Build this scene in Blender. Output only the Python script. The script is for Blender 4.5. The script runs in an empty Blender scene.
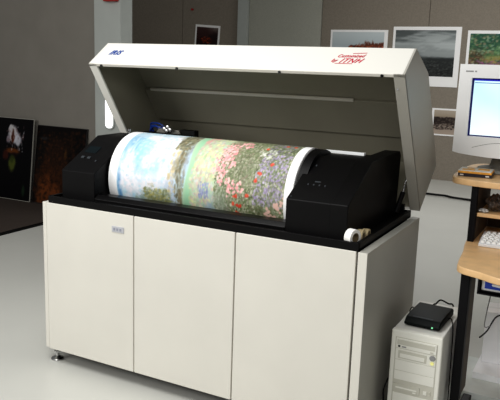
import bpy, bmesh, math, random
import numpy as np
from mathutils import Vector, Matrix
random.seed(7); rng = np.random.default_rng(7)
sc = bpy.context.scene
C = sc.collection
PI = math.pi

# ------------------------------------------------------------------ materials
def lin(v):
    v = v / 255.0
    return v / 12.92 if v <= 0.04045 else ((v + 0.055) / 1.055) ** 2.4
def rgb(c): return (lin(c[0]), lin(c[1]), lin(c[2]), 1)

def mat(name, col, rough=0.5, metal=0.0, var=0.0, vscale=8.0, bump=0.0, bscale=200.0, emit=None, estr=1.0, coat=0.0, spec=None):
    m = bpy.data.materials.new(name); m.use_nodes = True
    nt = m.node_tree; b = nt.nodes['Principled BSDF']
    b.inputs['Base Color'].default_value = rgb(col)
    b.inputs['Roughness'].default_value = rough
    b.inputs['Metallic'].default_value = metal
    if spec is not None: b.inputs['Specular IOR Level'].default_value = spec
    if coat: b.inputs['Coat Weight'].default_value = coat; b.inputs['Coat Roughness'].default_value = 0.1
    tc = nt.nodes.new('ShaderNodeTexCoord')
    if var:
        n = nt.nodes.new('ShaderNodeTexNoise'); n.inputs['Scale'].default_value = vscale; n.inputs['Detail'].default_value = 6
        r = nt.nodes.new('ShaderNodeValToRGB')
        lo = [max(0, x * (1 - var)) for x in col]; hi = [min(255, x * (1 + var)) for x in col]
        r.color_ramp.elements[0].position = .3; r.color_ramp.elements[0].color = rgb(lo)
        r.color_ramp.elements[1].position = .7; r.color_ramp.elements[1].color = rgb(hi)
        nt.links.new(tc.outputs['Object'], n.inputs['Vector'])
        nt.links.new(n.outputs['Fac'], r.inputs['Fac']); nt.links.new(r.outputs['Color'], b.inputs['Base Color'])
    if bump:
        n2 = nt.nodes.new('ShaderNodeTexNoise'); n2.inputs['Scale'].default_value = bscale
        bp = nt.nodes.new('ShaderNodeBump'); bp.inputs['Strength'].default_value = bump; bp.inputs['Distance'].default_value = .002
        nt.links.new(tc.outputs['Object'], n2.inputs['Vector'])
        nt.links.new(n2.outputs['Fac'], bp.inputs['Height']); nt.links.new(bp.outputs['Normal'], b.inputs['Normal'])
    if emit:
        b.inputs['Emission Color'].default_value = rgb(emit); b.inputs['Emission Strength'].default_value = estr
    return m

def vmat(name, rough=0.5, spec=.5):
    m = bpy.data.materials.new(name); m.use_nodes = True
    nt = m.node_tree; b = nt.nodes['Principled BSDF']; b.inputs['Roughness'].default_value = rough
    b.inputs['Specular IOR Level'].default_value = spec
    a = nt.nodes.new('ShaderNodeAttribute'); a.attribute_name = 'paint'
    nt.links.new(a.outputs['Color'], b.inputs['Base Color'])
    return m

M = {}
M['floor'] = mat('floor_epoxy', (205, 205, 199), .32, var=.02, vscale=1.2, bump=.03, bscale=30)
M['carpet'] = mat('carpet_fabric', (76, 68, 63), .95, var=.12, vscale=120, bump=.5, bscale=500, spec=.1)
M['wall_dark'] = mat('fabric_wall', (144, 136, 125), .9, var=.04, vscale=60, bump=.2, bscale=400, spec=.2)
M['wall_left'] = mat('painted_partition', (138, 134, 127), .85, var=.02, vscale=4, spec=.2)
M['wall_light'] = mat('pale_partition', (172, 172, 162), .9, var=.03, vscale=60, spec=.2)
M['column'] = mat('column_paint', (180, 184, 180), .7, var=.01)
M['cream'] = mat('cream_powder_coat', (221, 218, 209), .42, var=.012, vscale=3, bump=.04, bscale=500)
M['cream_shaded'] = mat('cream_shaded_coat', (173, 171, 163), .45, var=.02, vscale=3)  # same cream coat, darkened in colour for the shaded right-hand faces
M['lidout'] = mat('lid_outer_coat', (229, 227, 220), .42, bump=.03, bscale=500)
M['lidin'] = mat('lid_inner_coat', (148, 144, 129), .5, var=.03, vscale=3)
M['lidhighlight'] = mat('lid_highlight_tone', (222, 218, 208), .4)  # bright tone for the painted highlight on the lid's inner ledge
M['gap'] = mat('dark_gap', (30, 28, 28), .8)
M['black'] = mat('black_plastic', (9, 8, 9), .5, bump=.05, bscale=600, spec=.2)
M['black2'] = mat('black_satin_metal', (9, 8, 9), .35, spec=.25)
M['blackgloss'] = mat('black_gloss', (12, 12, 14), .12)
M['steel'] = mat('steel', (190, 190, 190), .25, 1.0)
M['paper'] = mat('white_paper', (250, 249, 248), .5)
M['tapew'] = mat('white_tape', (246, 244, 240), .6)
M['tan'] = mat('masking_tape', (214, 196, 156), .7)
M['core'] = mat('cardboard_core', (120, 105, 80), .8)
M['wood'] = mat('pale_wood_laminate', (228, 190, 142), .35, var=.04, vscale=20)
M['deskblack'] = mat('desk_black', (12, 11, 15), .5, spec=.25)
M['deskbrown'] = mat('desk_panel', (96, 86, 76), .7, var=.06, vscale=15)
M['pc'] = mat('computer_beige', (236, 235, 226), .5, bump=.04, bscale=500)
M['pcside'] = mat('computer_shell', (232, 231, 225), .45)
M['pcline'] = mat('computer_recess', (206, 204, 192), .6)
M['pcdark'] = mat('computer_dark', (60, 60, 58), .5)
M['led'] = mat('led_yellow', (225, 222, 150), .4, emit=(230, 225, 140), estr=.3)
M['ledg'] = mat('led_green', (150, 250, 190), .4, emit=(150, 250, 190), estr=.25)
M['modem'] = mat('modem_green_black', (8, 14, 14), .5, spec=.2)
M['mon'] = mat('monitor_grey', (236, 236, 236), .5, bump=.03, bscale=500)
M['monb'] = mat('monitor_base', (140, 140, 134), .6)
M['navy'] = mat('screen_navy', (12, 10, 70), .3, emit=(12, 10, 80), estr=.6)
M['blue'] = mat('title_blue', (20, 24, 150), .3, emit=(20, 26, 150), estr=1.0)
M['key'] = mat('key_white', (244, 245, 244), .5)
M['kb'] = mat('keyboard_case', (228, 229, 231), .5)
M['logo'] = mat('logo_blue', (16, 72, 160), .4)
M['logolight'] = mat('logo_light_blue', (70, 130, 200), .4)
M['red'] = mat('logo_red', (205, 40, 66), .5)
M['plate'] = mat('plate_grey', (186, 187, 192), .5)
M['plate2'] = mat('plate_mark', (150, 152, 165), .5)
M['grey'] = mat('mid_grey', (150, 150, 150), .5)
M['orange'] = mat('cover_orange', (232, 168, 72), .35, var=.12, vscale=60)
M['casew'] = mat('case_white', (225, 222, 216), .3)
M['cased'] = mat('case_dark', (48, 46, 56), .3)
M['boxblue'] = mat('box_blue', (28, 66, 176), .35, var=.03, vscale=30)
M['white'] = mat('white_card', (236, 238, 238), .6)
M['carton'] = mat('white_carton', (248, 248, 250), .7, var=.02, vscale=12)
M['board'] = mat('grey_board', (224, 228, 224), .7, var=.03, vscale=10)
M['maroon'] = mat('maroon_cloth', (92, 34, 30), .6, var=.2, vscale=30)
M['bag'] = mat('dark_bag', (74, 66, 60), .28, var=.4, vscale=40, bump=.6, bscale=40)
M['clear'] = mat('crumpled_film', (170, 168, 164), .2, var=.3, vscale=60)
M['redbox'] = mat('alarm_red', (170, 24, 26), .4)
M['bluehose'] = mat('blue_hose', (26, 60, 140), .4)
M['lampglow'] = mat('lamp_tube', (255, 255, 255), .4, emit=(250, 252, 255), estr=1.6)
M['paint'] = vmat('painted_print', .45, .25)
M['gloss'] = vmat('glossy_photo', .35, .15)
def screen_mat():
    m = bpy.data.materials.new('screen_glow'); m.use_nodes = True
    nt = m.node_tree; b = nt.nodes['Principled BSDF']
    tc = nt.nodes.new('ShaderNodeTexCoord'); n = nt.nodes.new('ShaderNodeTexNoise'); n.inputs['Scale'].default_value = 3
    r = nt.nodes.new('ShaderNodeValToRGB'); r.color_ramp.elements[0].position = .35; r.color_ramp.elements[1].position = .65
    r.color_ramp.elements[0].color = rgb((200, 238, 248)); r.color_ramp.elements[1].color = rgb((236, 252, 255))
    nt.links.new(tc.outputs['Object'], n.inputs['Vector']); nt.links.new(n.outputs['Fac'], r.inputs['Fac'])
    nt.links.new(r.outputs['Color'], b.inputs['Emission Color']); b.inputs['Emission Strength'].default_value = 1.0
    b.inputs['Base Color'].default_value = rgb((20, 24, 26)); b.inputs['Roughness'].default_value = .2
    return m
M['screen'] = screen_mat()

# ------------------------------------------------------------------ helpers
def thing(name, label, cat, loc=(0, 0, 0), rotz=0, group=None):
    o = bpy.data.objects.new(name, None); C.objects.link(o)
    o.location = loc; o.rotation_euler = (0, 0, rotz); o.empty_display_size = .05
    o['label'] = label; o['category'] = cat
    if group: o['group'] = group
    return o
def tag(o, label, cat, group=None):
    o['label'] = label; o['category'] = cat
    if group: o['group'] = group
    return o
class MB:
    def __init__(s): s.bm = bmesh.new()
    def box(s, x0, x1, y0, y1, z0, z1):
        vs = [s.bm.verts.new((x, y, z)) for x in (x0, x1) for y in (y0, y1) for z in (z0, z1)]
        for f in ((0, 1, 3, 2), (4, 6, 7, 5), (0, 4, 5, 1), (2, 3, 7, 6), (0, 2, 6, 4), (1, 5, 7, 3)):
            s.bm.faces.new([vs[i] for i in f])
        return s
    def prism(s, pts, a, b, axis='x'):
        def P(p, t):
            if axis == 'x': return (t, p[0], p[1])
            if axis == 'y': return (p[0], t, p[1])
            return (p[0], p[1], t)
        A = [s.bm.verts.new(P(p, a)) for p in pts]; B = [s.bm.verts.new(P(p, b)) for p in pts]
        n = len(pts); s.bm.faces.new(A); s.bm.faces.new(B[::-1])
        for i in range(n): s.bm.faces.new((A[i], B[i], B[(i + 1) % n], A[(i + 1) % n]))
        return s
    def lathe(s, prof, origin=(0, 0, 0), axis='z', n=32):      # prof: list of (r, h), closed caps when r == 0
        rings = []
        for r, h in prof:
            ring = []
            k = 1 if r < 1e-6 else n
            for i in range(k):
                a = 2 * PI * i / n; u, v = r * math.cos(a), r * math.sin(a)
                q = {'z': (u, v, h), 'x': (h, u, v), 'y': (v, h, u)}[axis]
                ring.append(s.bm.verts.new((origin[0] + q[0], origin[1] + q[1], origin[2] + q[2])))
            rings.append(ring)
        for A, B in zip(rings, rings[1:]):
            for i in range(n):
                j = (i + 1) % n
                if len(A) == 1 and len(B) == 1: break
                if len(A) == 1: s.bm.faces.new((A[0], B[i], B[j]))
                elif len(B) == 1: s.bm.faces.new((A[i], A[j], B[0]))
                else: s.bm.faces.new((A[i], A[j], B[j], B[i]))
        return s
    def tube(s, pts, r, n=10):
        pts = [Vector(p) for p in pts]; rings = []; up = None
        for i, p in enumerate(pts):
            t = (pts[min(i + 1, len(pts) - 1)] - pts[max(i - 1, 0)]).normalized()
            if up is None: up = Vector((0, 0, 1)) if abs(t.z) < .9 else Vector((1, 0, 0))
            u = (up - t * up.dot(t)).normalized(); v = t.cross(u); up = u
            rr = r[i] if isinstance(r, (list, tuple)) else r
            rings.append([s.bm.verts.new(p + u * rr * math.cos(2 * PI * k / n) + v * rr * math.sin(2 * PI * k / n)) for k in range(n)])
        for A, B in zip(rings, rings[1:]):
            for i in range(n): s.bm.faces.new((A[i], A[(i + 1) % n], B[(i + 1) % n], B[i]))
        s.bm.faces.new(rings[0][::-1]); s.bm.faces.new(rings[-1]); return s
    def build(s, name, m, parent=None, bevel=0, smooth=False, seg=2, loc=None):
        bmesh.ops.recalc_face_normals(s.bm, faces=s.bm.faces)
        me = bpy.data.meshes.new(name); s.bm.to_mesh(me); s.bm.free()
        me.materials.append(m)
        o = bpy.data.objects.new(name, me); C.objects.link(o)
        if parent: o.parent = parent
        if loc: o.location = loc
        if smooth:
            me.polygons.foreach_set('use_smooth', [True] * len(me.polygons))
            try: me.set_sharp_from_angle(angle=math.radians(35))
            except Exception: pass
        if bevel:
            b = o.modifiers.new('bevel', 'BEVEL'); b.width = bevel; b.segments = seg; b.limit_method = 'ANGLE'; b.angle_limit = .5
            me.polygons.foreach_set('use_smooth', [True] * len(me.polygons))
            w = o.modifiers.new('wn', 'WEIGHTED_NORMAL'); w.keep_sharp = True
        return o
def box(name, m, parent, x0, x1, y0, y1, z0, z1, bevel=0):
    return MB().box(x0, x1, y0, y1, z0, z1).build(name, m, parent, bevel)
def catmull(P, k=8):
    P = [Vector(p) for p in P]; P = [P[0]] + P + [P[-1]]; out = []
    for i in range(1, len(P) - 2):
        a, b, c, d = P[i - 1:i + 3]
        for j in range(k):
            t = j / k
            out.append(.5 * ((2 * b) + (c - a) * t + (2 * a - 5 * b + 4 * c - d) * t * t + (3 * b - a - 3 * c + d) * t ** 3))
    out.append(P[-2]); return out
def struct(o): o['kind'] = 'structure'; return o
def text_mesh(body, size, m, name, parent, mtx, shear=0.0, ext=.0006, bold=0.0, spacing=1.0, sx=1.0):
    cu = bpy.data.curves.new(name, 'FONT'); cu.body = body; cu.size = size; cu.shear = shear; cu.extrude = ext; cu.offset = bold
    cu.space_character = spacing; cu.resolution_u = 3
    t = bpy.data.objects.new(name + '_tmp', cu); C.objects.link(t)
    bpy.context.view_layer.update()
    me = bpy.data.meshes.new_from_object(t.evaluated_get(bpy.context.evaluated_depsgraph_get()))
    bpy.data.objects.remove(t); bpy.data.curves.remove(cu)
    me.transform(Matrix.Diagonal((sx, 1, 1, 1))); me.transform(mtx)
    me.materials.clear(); me.materials.append(m)
    o = bpy.data.objects.new(name, me); C.objects.link(o); o.parent = parent
    return o

# a little painter: strokes on an array that becomes a colour attribute of a real grid mesh
class Canvas:
    def __init__(s, nu, nv, u0, u1, v0, v1, base):
        s.u = np.linspace(u0, u1, nu)[:, None] * np.ones((1, nv)); s.v = np.ones((nu, 1)) * np.linspace(v0, v1, nv)[None, :]
        s.c = np.ones((nu, nv, 3)) * np.array(base, float)
    def noise(s, amp, su, sv, seed):
        g = np.random.default_rng(seed); out = np.zeros(s.u.shape)
        for k in range(5):
            f = 2 ** k
            for _ in range(3):
                a, b, ph = g.normal(), g.normal(), g.uniform(0, 6.28)
                out += np.sin(s.u * a * f / su * 3 + s.v * b * f / sv * 3 + ph) / (f ** .8) / 3
        return out * amp
    def blob(s, u, v, ru, rv, col, al=1.0, rot=0.0, soft=.35, rag=0.0):
        ur = ru + rv * abs(0); box_ = None
        du = s.u - u; dv = s.v - v
        ca, sa = math.cos(rot), math.sin(rot)
        a = (du / ru) * ca + (dv / rv) * sa; b = -(du / ru) * sa + (dv / rv) * ca
        d = np.sqrt(a * a + b * b)
        if rag: d = d + s.noise(rag, ru, rv, int(abs(u * 1000 + v * 37)) + 5)
        w = np.clip((1 + soft - d) / (2 * soft), 0, 1) * al
        s.c = s.c * (1 - w[..., None]) + np.array(col, float) * w[..., None]
    def dab(s, u, v, ru, rv, col, al=1.0):        # small local dab, cheap
        U = s.u[:, 0]; V = s.v[0]
        i0, i1 = np.searchsorted(U, [u - ru * 1.3, u + ru * 1.3]); j0, j1 = np.searchsorted(V, [v - rv * 1.3, v + rv * 1.3])
        if i1 <= i0 or j1 <= j0: return
        d = np.sqrt(((s.u[i0:i1, j0:j1] - u) / ru) ** 2 + ((s.v[i0:i1, j0:j1] - v) / rv) ** 2)
        w = np.clip((1.3 - d) / .6, 0, 1)[..., None] * al
        s.c[i0:i1, j0:j1] = s.c[i0:i1, j0:j1] * (1 - w) + np.array(col, float) * w
    def scatter(s, n, ur, vr, ru, rv, cols, al=.8):
        for _ in range(n):
            c = np.array(cols[rng.integers(len(cols))], float) * rng.uniform(.88, 1.1)
            s.dab(rng.uniform(*ur), rng.uniform(*vr), ru * rng.uniform(.5, 1.4), rv * rng.uniform(.5, 1.4), np.clip(c, 0, 255), al)
    def gradv(s, stops):
        vs = [t[0] for t in stops]
        for k in range(3): s.c[..., k] = np.interp(s.v, vs, [t[1][k] for t in stops])
def grid_mesh(name, cv, pos, m, parent=None):
    nu, nv = cv.u.shape
    P = np.empty((nu, nv, 3)); P[..., 0], P[..., 1], P[..., 2] = pos(cv.u, cv.v)
    me = bpy.data.meshes.new(name)
    idx = np.arange(nu * nv).reshape(nu, nv)
    F = np.stack([idx[:-1, :-1], idx[1:, :-1], idx[1:, 1:], idx[:-1, 1:]], -1).reshape(-1, 4)
    me.from_pydata(P.reshape(-1, 3).tolist(), [], F.tolist())
    c = np.clip(cv.c, 0, 255) / 255; l = np.where(c <= .04045, c / 12.92, ((c + .055) / 1.055) ** 2.4)
    at = me.color_attributes.new('paint', 'FLOAT_COLOR', 'POINT')
    at.data.foreach_set('color', np.concatenate([l, np.ones(l.shape[:2] + (1,))], -1).reshape(-1).astype(np.float32))
    me.polygons.foreach_set('use_smooth', [True] * len(me.polygons))
    me.materials.append(m); me.update()
    o = bpy.data.objects.new(name, me); C.objects.link(o)
    if parent: o.parent = parent
    return o

# ------------------------------------------------------------------ setting
struct(MB().box(-8, 6, -5, 7.3, -.1, 0).build('floor', M['floor']))
# far fabric partition with shallow grooves between its panels
w = MB()
edges = [-8, -6.2, -5.0, -3.95, -2.9]
for a, b in zip(edges, edges[1:]): w.box(a + .004, b - .004, 7.11, 7.2, 0, 3.0)
for a, b in zip([-1.56, -.02, 1.5, 3.0, 4.5], [-.02, 1.5, 3.0, 4.5, 6]): w.box(a + .004, b - .004, 7.11, 7.2, 0, 3.0)
w.box(-8, 6, 7.13, 7.3, 0, 3.0)
struct(w.build('wall_back', M['wall_dark']))
struct(MB().box(-2.73, -1.562, 7.08, 7.13, 0, 3).build('wall_back_panel', M['wall_light']))
struct(MB().box(-2.90, -2.735, 7.02, 7.13, 0, 3).build('trim_1', M['column'], bevel=.004))
struct(MB().box(-7, -2.112, 2.86, 2.98, 0, 3).build('wall_left', M['wall_left']))
struct(MB().box(-2.11, -1.80, 2.83, 3.01, 0, 3).build('trim_2', M['column'], bevel=.004))
cp = tag(MB().box(-6.5, -2.14, -1.0, 2.855, .0, .008).build('carpet', M['carpet']), 'dark brownish grey carpet under the leaning pictures', 'carpet')
MB().box(-2.14, -2.085, -1.0, 2.855, 0, .010).build('edge_strip', M['black'], cp)

# red alarm box on the column, mostly above the frame
al = thing('alarm_box', 'red alarm box high on the pale column', 'alarm', (0, 0, 0))
MB().box(-1.955, -1.815, 2.77, 2.83, 1.995, 2.14).build('housing', M['redbox'], al, .006)
MB().box(-1.92, -1.85, 2.765, 2.772, 2.04, 2.10).build('face_plate', M['white'], al, .002)
# lit slot lamp on the column
lp = thing('wall_lamp', 'narrow upright lit lamp low on the pale column', 'lamp')
def pill(x0, x1, z0, z1, n=10):
    r = (x1 - x0) / 2; cx = (x0 + x1) / 2
    return [(cx + r * math.cos(a), z0 + r + r * math.sin(a)) for a in [PI + PI * i / n for i in range(n + 1)]] + \
           [(cx + r * math.cos(a), z1 - r + r * math.sin(a)) for a in [PI * i / n for i in range(n + 1)]]
MB().prism(pill(-1.965, -1.865, .82, 1.13), 2.805, 2.83, 'y').build('housing', M['column'], lp)
MB().prism(pill(-1.952, -1.878, .833, 1.117), 2.79, 2.806, 'y').build('diffuser', M['lampglow'], lp)
sw = thing('wall_switch', 'small pale wall switch on the column above the lit lamp', 'switch')
box('face_plate', M['column'], sw, -2.04, -1.975, 2.818, 2.83, 1.19, 1.26, .002)
box('rocker', M['grey'], sw, -2.02, -1.995, 2.812, 2.819, 1.21, 1.24, .001)

# push pin in the far wall
MBp = MB().lathe([(0, 0), (.014, 0), (.012, -.012), (.018, -.03), (0, -.034)], (-3.76, 7.11, 2.298), 'y', 14)
tag(MBp.build('push_pin', M['redbox']), 'small dark red push pin above the small print on far wall', 'pin')

# ------------------------------------------------------------------ prints on the far wall
def wall_print(name, label, cat, x0, x1, z0, z1, bl, br, bb, bt, painter, y=7.105, rot=0, nu=70, nv=60, group=None):
    cx, cz = (x0 + x1) / 2, (z0 + z1) / 2
    t = thing(name, label, cat, (cx, y, cz), 0, group); t.rotation_euler = (0, rot, 0)
    MB().box(x0 - cx, x1 - cx, -.004, .004, z0 - cz, z1 - cz).build('paper', M['paper'] if name != 'x' else M['paper'], t)
    cv = Canvas(nu, nv, 0, 1, 0, 1, (128, 128, 128)); painter(cv)
    a, b, c_, d = x0 + bl - cx, x1 - br - cx, z0 + bb - cz, z1 - bt - cz
    grid_mesh('image', cv, lambda u, v: (a + (b - a) * u, -.006 + 0 * u, c_ + (d - c_) * v), M['paint'], t)
    return t
def p_sunset(c):
    c.gradv([(0, (22, 14, 16)), (.55, (48, 26, 24)), (.7, (70, 46, 44)), (1, (120, 112, 106))])
    c.blob(.15, .8, .5, .25, (62, 36, 36), .8, rag=.2); c.blob(.5, .5, .25, .1, (110, 44, 28), .7, rag=.2)
    c.blob(.85, .6, .3, .2, (38, 26, 26), .8, rag=.3); c.scatter(60, (.2, .7), (.35, .6), .03, .02, [(150, 60, 30), (40, 20, 18)])
def p_maple(c):
    c.gradv([(0, (40, 30, 26)), (.45, (60, 40, 34)), (.5, (176, 188, 192)), (1, (206, 214, 216))])
    c.blob(.5, .2, .8, .25, (50, 34, 28), 1, rag=.1)
    for u, h, r in ((.38, .58, .06), (.48, .56, .05), (.58, .62, .07), (.68, .70, .07), (.77, .66, .06), (.86, .62, .08), (.96, .66, .06)):
        c.blob(u, .5, r, h - .45, (104, 54, 38), 1, rag=.3, soft=.15)
    c.scatter(500, (.34, 1), (.3, .6), .018, .02, [(160, 74, 44), (88, 40, 32), (54, 36, 34), (184, 98, 60)], .7)
    c.scatter(200, (0, 1), (0, .35), .02, .02, [(60, 50, 40), (36, 28, 26)])
def p_storm(c):
    c.gradv([(0, (24, 26, 26)), (.3, (44, 48, 48)), (.38, (100, 106, 106)), (.43, (150, 156, 156)), (.7, (172, 178, 178)), (1, (96, 102, 102))])
    c.blob(.1, .92, .4, .16, (84, 90, 90), .8, rag=.4); c.blob(.6, .85, .4, .1, (184, 190, 190), .7, rag=.5); c.blob(.4, .62, .5, .09, (150, 156, 156), .7, rag=.5)
    c.blob(.8, .66, .3, .1, (192, 198, 198), .6, rag=.5); c.blob(.1, .5, .3, .08, (90, 96, 96), .6, rag=.3); c.blob(.2, .4, .35, .05, (70, 76, 76), .7)
    c.blob(.75, .34, .45, .08, (36, 40, 40), .9, rag=.3)
    c.scatter(700, (0, 1), (0, .34), .015, .012, [(30, 32, 32), (62, 66, 64), (46, 50, 48), (84, 86, 84)], .6)
def p_garden(c):
    c.gradv([(0, (96, 96, 66)), (.3, (118, 104, 84)), (.5, (104, 122, 84)), (.8, (84, 116, 96)), (1, (92, 124, 124))])
    c.blob(.35, .85, .4, .2, (56, 96, 78), .9, rag=.4); c.blob(.6, .68, .2, .1, (128, 160, 118), .8, rag=.3)
    c.blob(.5, .35, .5, .08, (160, 96, 142), .85, rag=.3); c.blob(.4, .48, .5, .06, (156, 144, 96), .8, rag=.3); c.blob(.95, .4, .12, .3, (136, 146, 134), .8)
    c.blob(.12, .35, .12, .3, (88, 72, 62), .8, rag=.4); c.blob(.5, .05, .6, .14, (88, 92, 54), .9, rag=.3)
    c.c = 118 + (c.c - 122) * 1.25
    c.scatter(900, (0, 1), (0, 1), .02, .018, [(60, 100, 70), (140, 165, 110), (40, 74, 58), (160, 130, 100), (180, 196, 170)], .5)
    c.scatter(200, (0, 1), (.2, .45), .02, .015, [(172, 104, 154), (120, 84, 110), (170, 150, 90)], .6)
def p_surf(c):
    c.gradv([(0, (176, 160, 146)), (.3, (160, 146, 134)), (.45, (64, 52, 46)), (.68, (58, 46, 42)), (.74, (164, 150, 132)), (1, (184, 172, 158))])
    c.scatter(400, (0, 1), (.2, .72), .02, .025, [(40, 30, 28), (60, 48, 44), (150, 138, 126), (30, 24, 22)], .8)
    c.blob(.5, .55, .7, .12, (44, 34, 30), .6, rag=.5)
wall_print('photographic_print', 'small dark red landscape print pinned alone on the far wall behind the lid', 'print', -3.71, -3.26, 1.62, 2.06, .03, .03, .03, .035, p_sunset, rot=.06)
wall_print('photographic_print', 'white bordered print of orange autumn trees, half hidden by the open lid', 'print', -1.41, -.57, 1.45, 2.0, .03, .05, .05, .03, p_maple)
wall_print('photographic_print', 'black and white print of a cloudy landscape, wide white lower border', 'print', -.495, .42, 1.26, 2.045, .035, .07, .135, .045, p_storm, rot=.0)
wall_print('photographic_print', 'colourful garden landscape print on the wall above the monitor', 'print', .50, 1.36, 1.30, 2.0, .035, .03, .05, .04, p_garden)
wall_print('photographic_print', 'smaller low print of dark rocks between the lid and the monitor', 'print', .12, .86, .61, .975, .03, .03, .02, .022, p_surf)

# ------------------------------------------------------------------ pictures leaning on the left wall
def p_iris(c):
    c.c[:] = (6, 5, 8)
    # a pale petal above, a rusty throat and green bud below
    c.blob(.56, .80, .10, .10, (186, 182, 186), 1, rag=.18, soft=.2); c.blob(.50, .86, .06, .06, (190, 188, 190), 1, rag=.15, soft=.2)
    c.blob(.66, .74, .09, .08, (200, 200, 208), .9, rag=.2, soft=.25); c.blob(.44, .74, .04, .05, (150, 140, 150), .8, rag=.2)
    c.blob(.55, .755, .04, .06, (80, 38, 22), .95, rag=.2, soft=.3); c.blob(.55, .82, .02, .05, (70, 36, 22), .9, soft=.4)
    c.blob(.55, .60, .14, .035, (120, 66, 26), .8, rag=.3); c.blob(.40, .54, .07, .06, (84, 34, 20), .7, rag=.3); c.blob(.6, .55, .08, .03, (24, 10, 10), .8)
    c.blob(.56, .44, .08, .09, (88, 96, 40), .9, rag=.1, soft=.3); c.blob(.55, .5, .05, .05, (50, 60, 24), .7)
    c.blob(.85, .12, .035, .07, (38, 60, 40), .7, rot=-.6); c.scatter(60, (.4, .8), (.6, .9), .01, .015, [(210, 210, 214), (140, 110, 110)], .5)
def p_amber(c):
    c.c[:] = (20, 13, 10)
    c.blob(.45, .3, .35, .4, (66, 36, 18), .85, rag=.5); c.blob(.3, .12, .22, .22, (118, 64, 30), .75, rag=.5); c.blob(.5, .66, .25, .2, (40, 24, 16), .8, rag=.5)
    c.blob(.92, .5, .18, .7, (10, 8, 8), .95, rag=.4); c.blob(.05, .8, .15, .3, (14, 14, 14), .9, rag=.3); c.blob(.5, .98, .6, .1, (14, 10, 10), .9, rag=.3)
    c.blob(.62, .66, .02, .05, (120, 84, 36), .6, soft=.9, rag=.4); c.blob(.15, .84, .1, .02, (60, 58, 60), .6, rag=.3)
    c.scatter(900, (0, .85), (0, .95), .02, .015, [(60, 34, 18), (30, 18, 12), (90, 52, 26), (14, 10, 8)], .3)
    c.scatter(120, (.7, 1), (.3, .95), .025, .02, [(8, 6, 6), (50, 28, 18)], .5)
def leaning(label, x0, x1, h, painter, edge, yb=2.72, yt=2.84, th=.014):
    ang = math.atan2(yt - yb, h); L = h / math.cos(ang)
    t = thing('leaning_picture', label, 'picture', (x0, yb, .012)); t.rotation_euler = (-ang, 0, 0)
    w_ = x1 - x0
    MB().box(0, w_, 0, th, 0, L).build('backing_board', edge, t)
    cv = Canvas(90, 120, 0, 1, 0, 1, (0, 0, 0)); painter(cv)
    grid_mesh('image', cv, lambda u, v: (.006 + (w_ - .012) * u, -.0015 + 0 * u, .006 + (L - .012) * v), M['gloss'], t)
M['edgew'] = mat('pale_board_edge', (160, 158, 150), .6); M['edged'] = mat('dark_board_edge', (34, 32, 32), .6)
leaning('dark picture of a white flower with a green bud, leaning on the left wall', -3.50, -2.875, .84, p_iris, M['edgew'], yb=2.70, yt=2.80, th=.012)
leaning('brown and amber abstract picture leaning on the wall right of the flower picture', -2.868, -2.215, .785, p_amber, M['edged'], yb=2.72)

# ------------------------------------------------------------------ the drum printer
W, D, H = 1.57, .74, .80
pr = thing('drum_printer', 'large cream drum printer cabinet with its lid raised and black drum housings', 'printer', (0, 0, 0))
# carcass behind the doors
MB().box(.02, 1.5445, .03, .72, .07, .785).build('carcass', M['gap'], pr)
for a, b in ((.004, .5125), (.5175, 1.021), (1.0265, 1.5335)):
    d = MB().box(a, b, 0, .022, .068, .797).build('door', M['cream'], pr, .0025)
pl = MB().box(.396, .463, -.003, .001, .712, .739).build('name_plate', M['plate'], pr, .001)
for i in range(3): MB().box(.406 + i * .017, .416 + i * .017, -.0042, -.003, .72, .731).build('emblem', M['plate2'], pl)
lp_ = MB().box(-.022, .0, .004, D, .07, .797).build('side_panel', M['cream'], pr, .002)
rp_ = MB().box(1.5445, 1.580, -.006, D, .03, .799).build('side_panel', M['cream_shaded'], pr, .002)
MB().box(1.5445, 1.580, -.010, -.0062, .03, .799).build('panel_lit_edge', M['cream'], pr, .001)  # panel's front edge in lighter cream, its lit look put into the colour
def foot(x, y):
    f = MB().lathe([(0, 0), (.030, 0), (.031, .006), (.024, .012), (.012, .016), (.009, .02), (.009, .07)], (x, y, 0), 'z', 20)
    f.lathe([(.009, .034), (.016, .036), (.016, .046), (.009, .048)], (x, y, 0), 'z', 6)
    return f.build('foot', M['steel'], pr, smooth=True)
for x in (.016, 1.50):
    for y in (.04, .68): foot(x, y)
# black tray on top
t = MB()
t.box(.014, 1.540, .012, .73, .795, .806)
t.box(.014, 1.540, .006, .020, .795, .829); t.box(.014, 1.540, .720, .734, .795, .829)
t.box(.012, .026, .008, .732, .795, .829); t.box(1.526, 1.540, .008, .732, .795, .829)
t.build('tray', M['black'], pr, .0015)
# front beam below the drum
MB().prism([(.055, .806), (.055, .835), (.075, .851), (.125, .851), (.125, .806)], .25, 1.215, 'x').build('front_beam', M['black2'], pr, .002)
MB().prism([(.035, .806), (.035, .818), (.055, .822), (.055, .806)], .05, 1.44, 'x').build('beam_ledge', M['black'], pr, .001)
# housings
lh = [(.06, .806), (.06, .950), (.315, 1.092), (.50, 1.094), (.66, 1.06), (.70, .95), (.70, .806)]
hl = MB().prism(lh, .05, .245, 'x').build('left_housing', M['black'], pr, .004)
# round boss closing the left housing behind the drum
DY, DZ, DR = .3534, .915, .206
MB().lathe([(0, .244), (.15, .244), (.15, .25), (.09, .25), (.09, .256), (0, .256)], (0, DY, DZ), 'x', 40).build('drum_hub', M['blackgloss'], hl, smooth=True)
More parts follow.
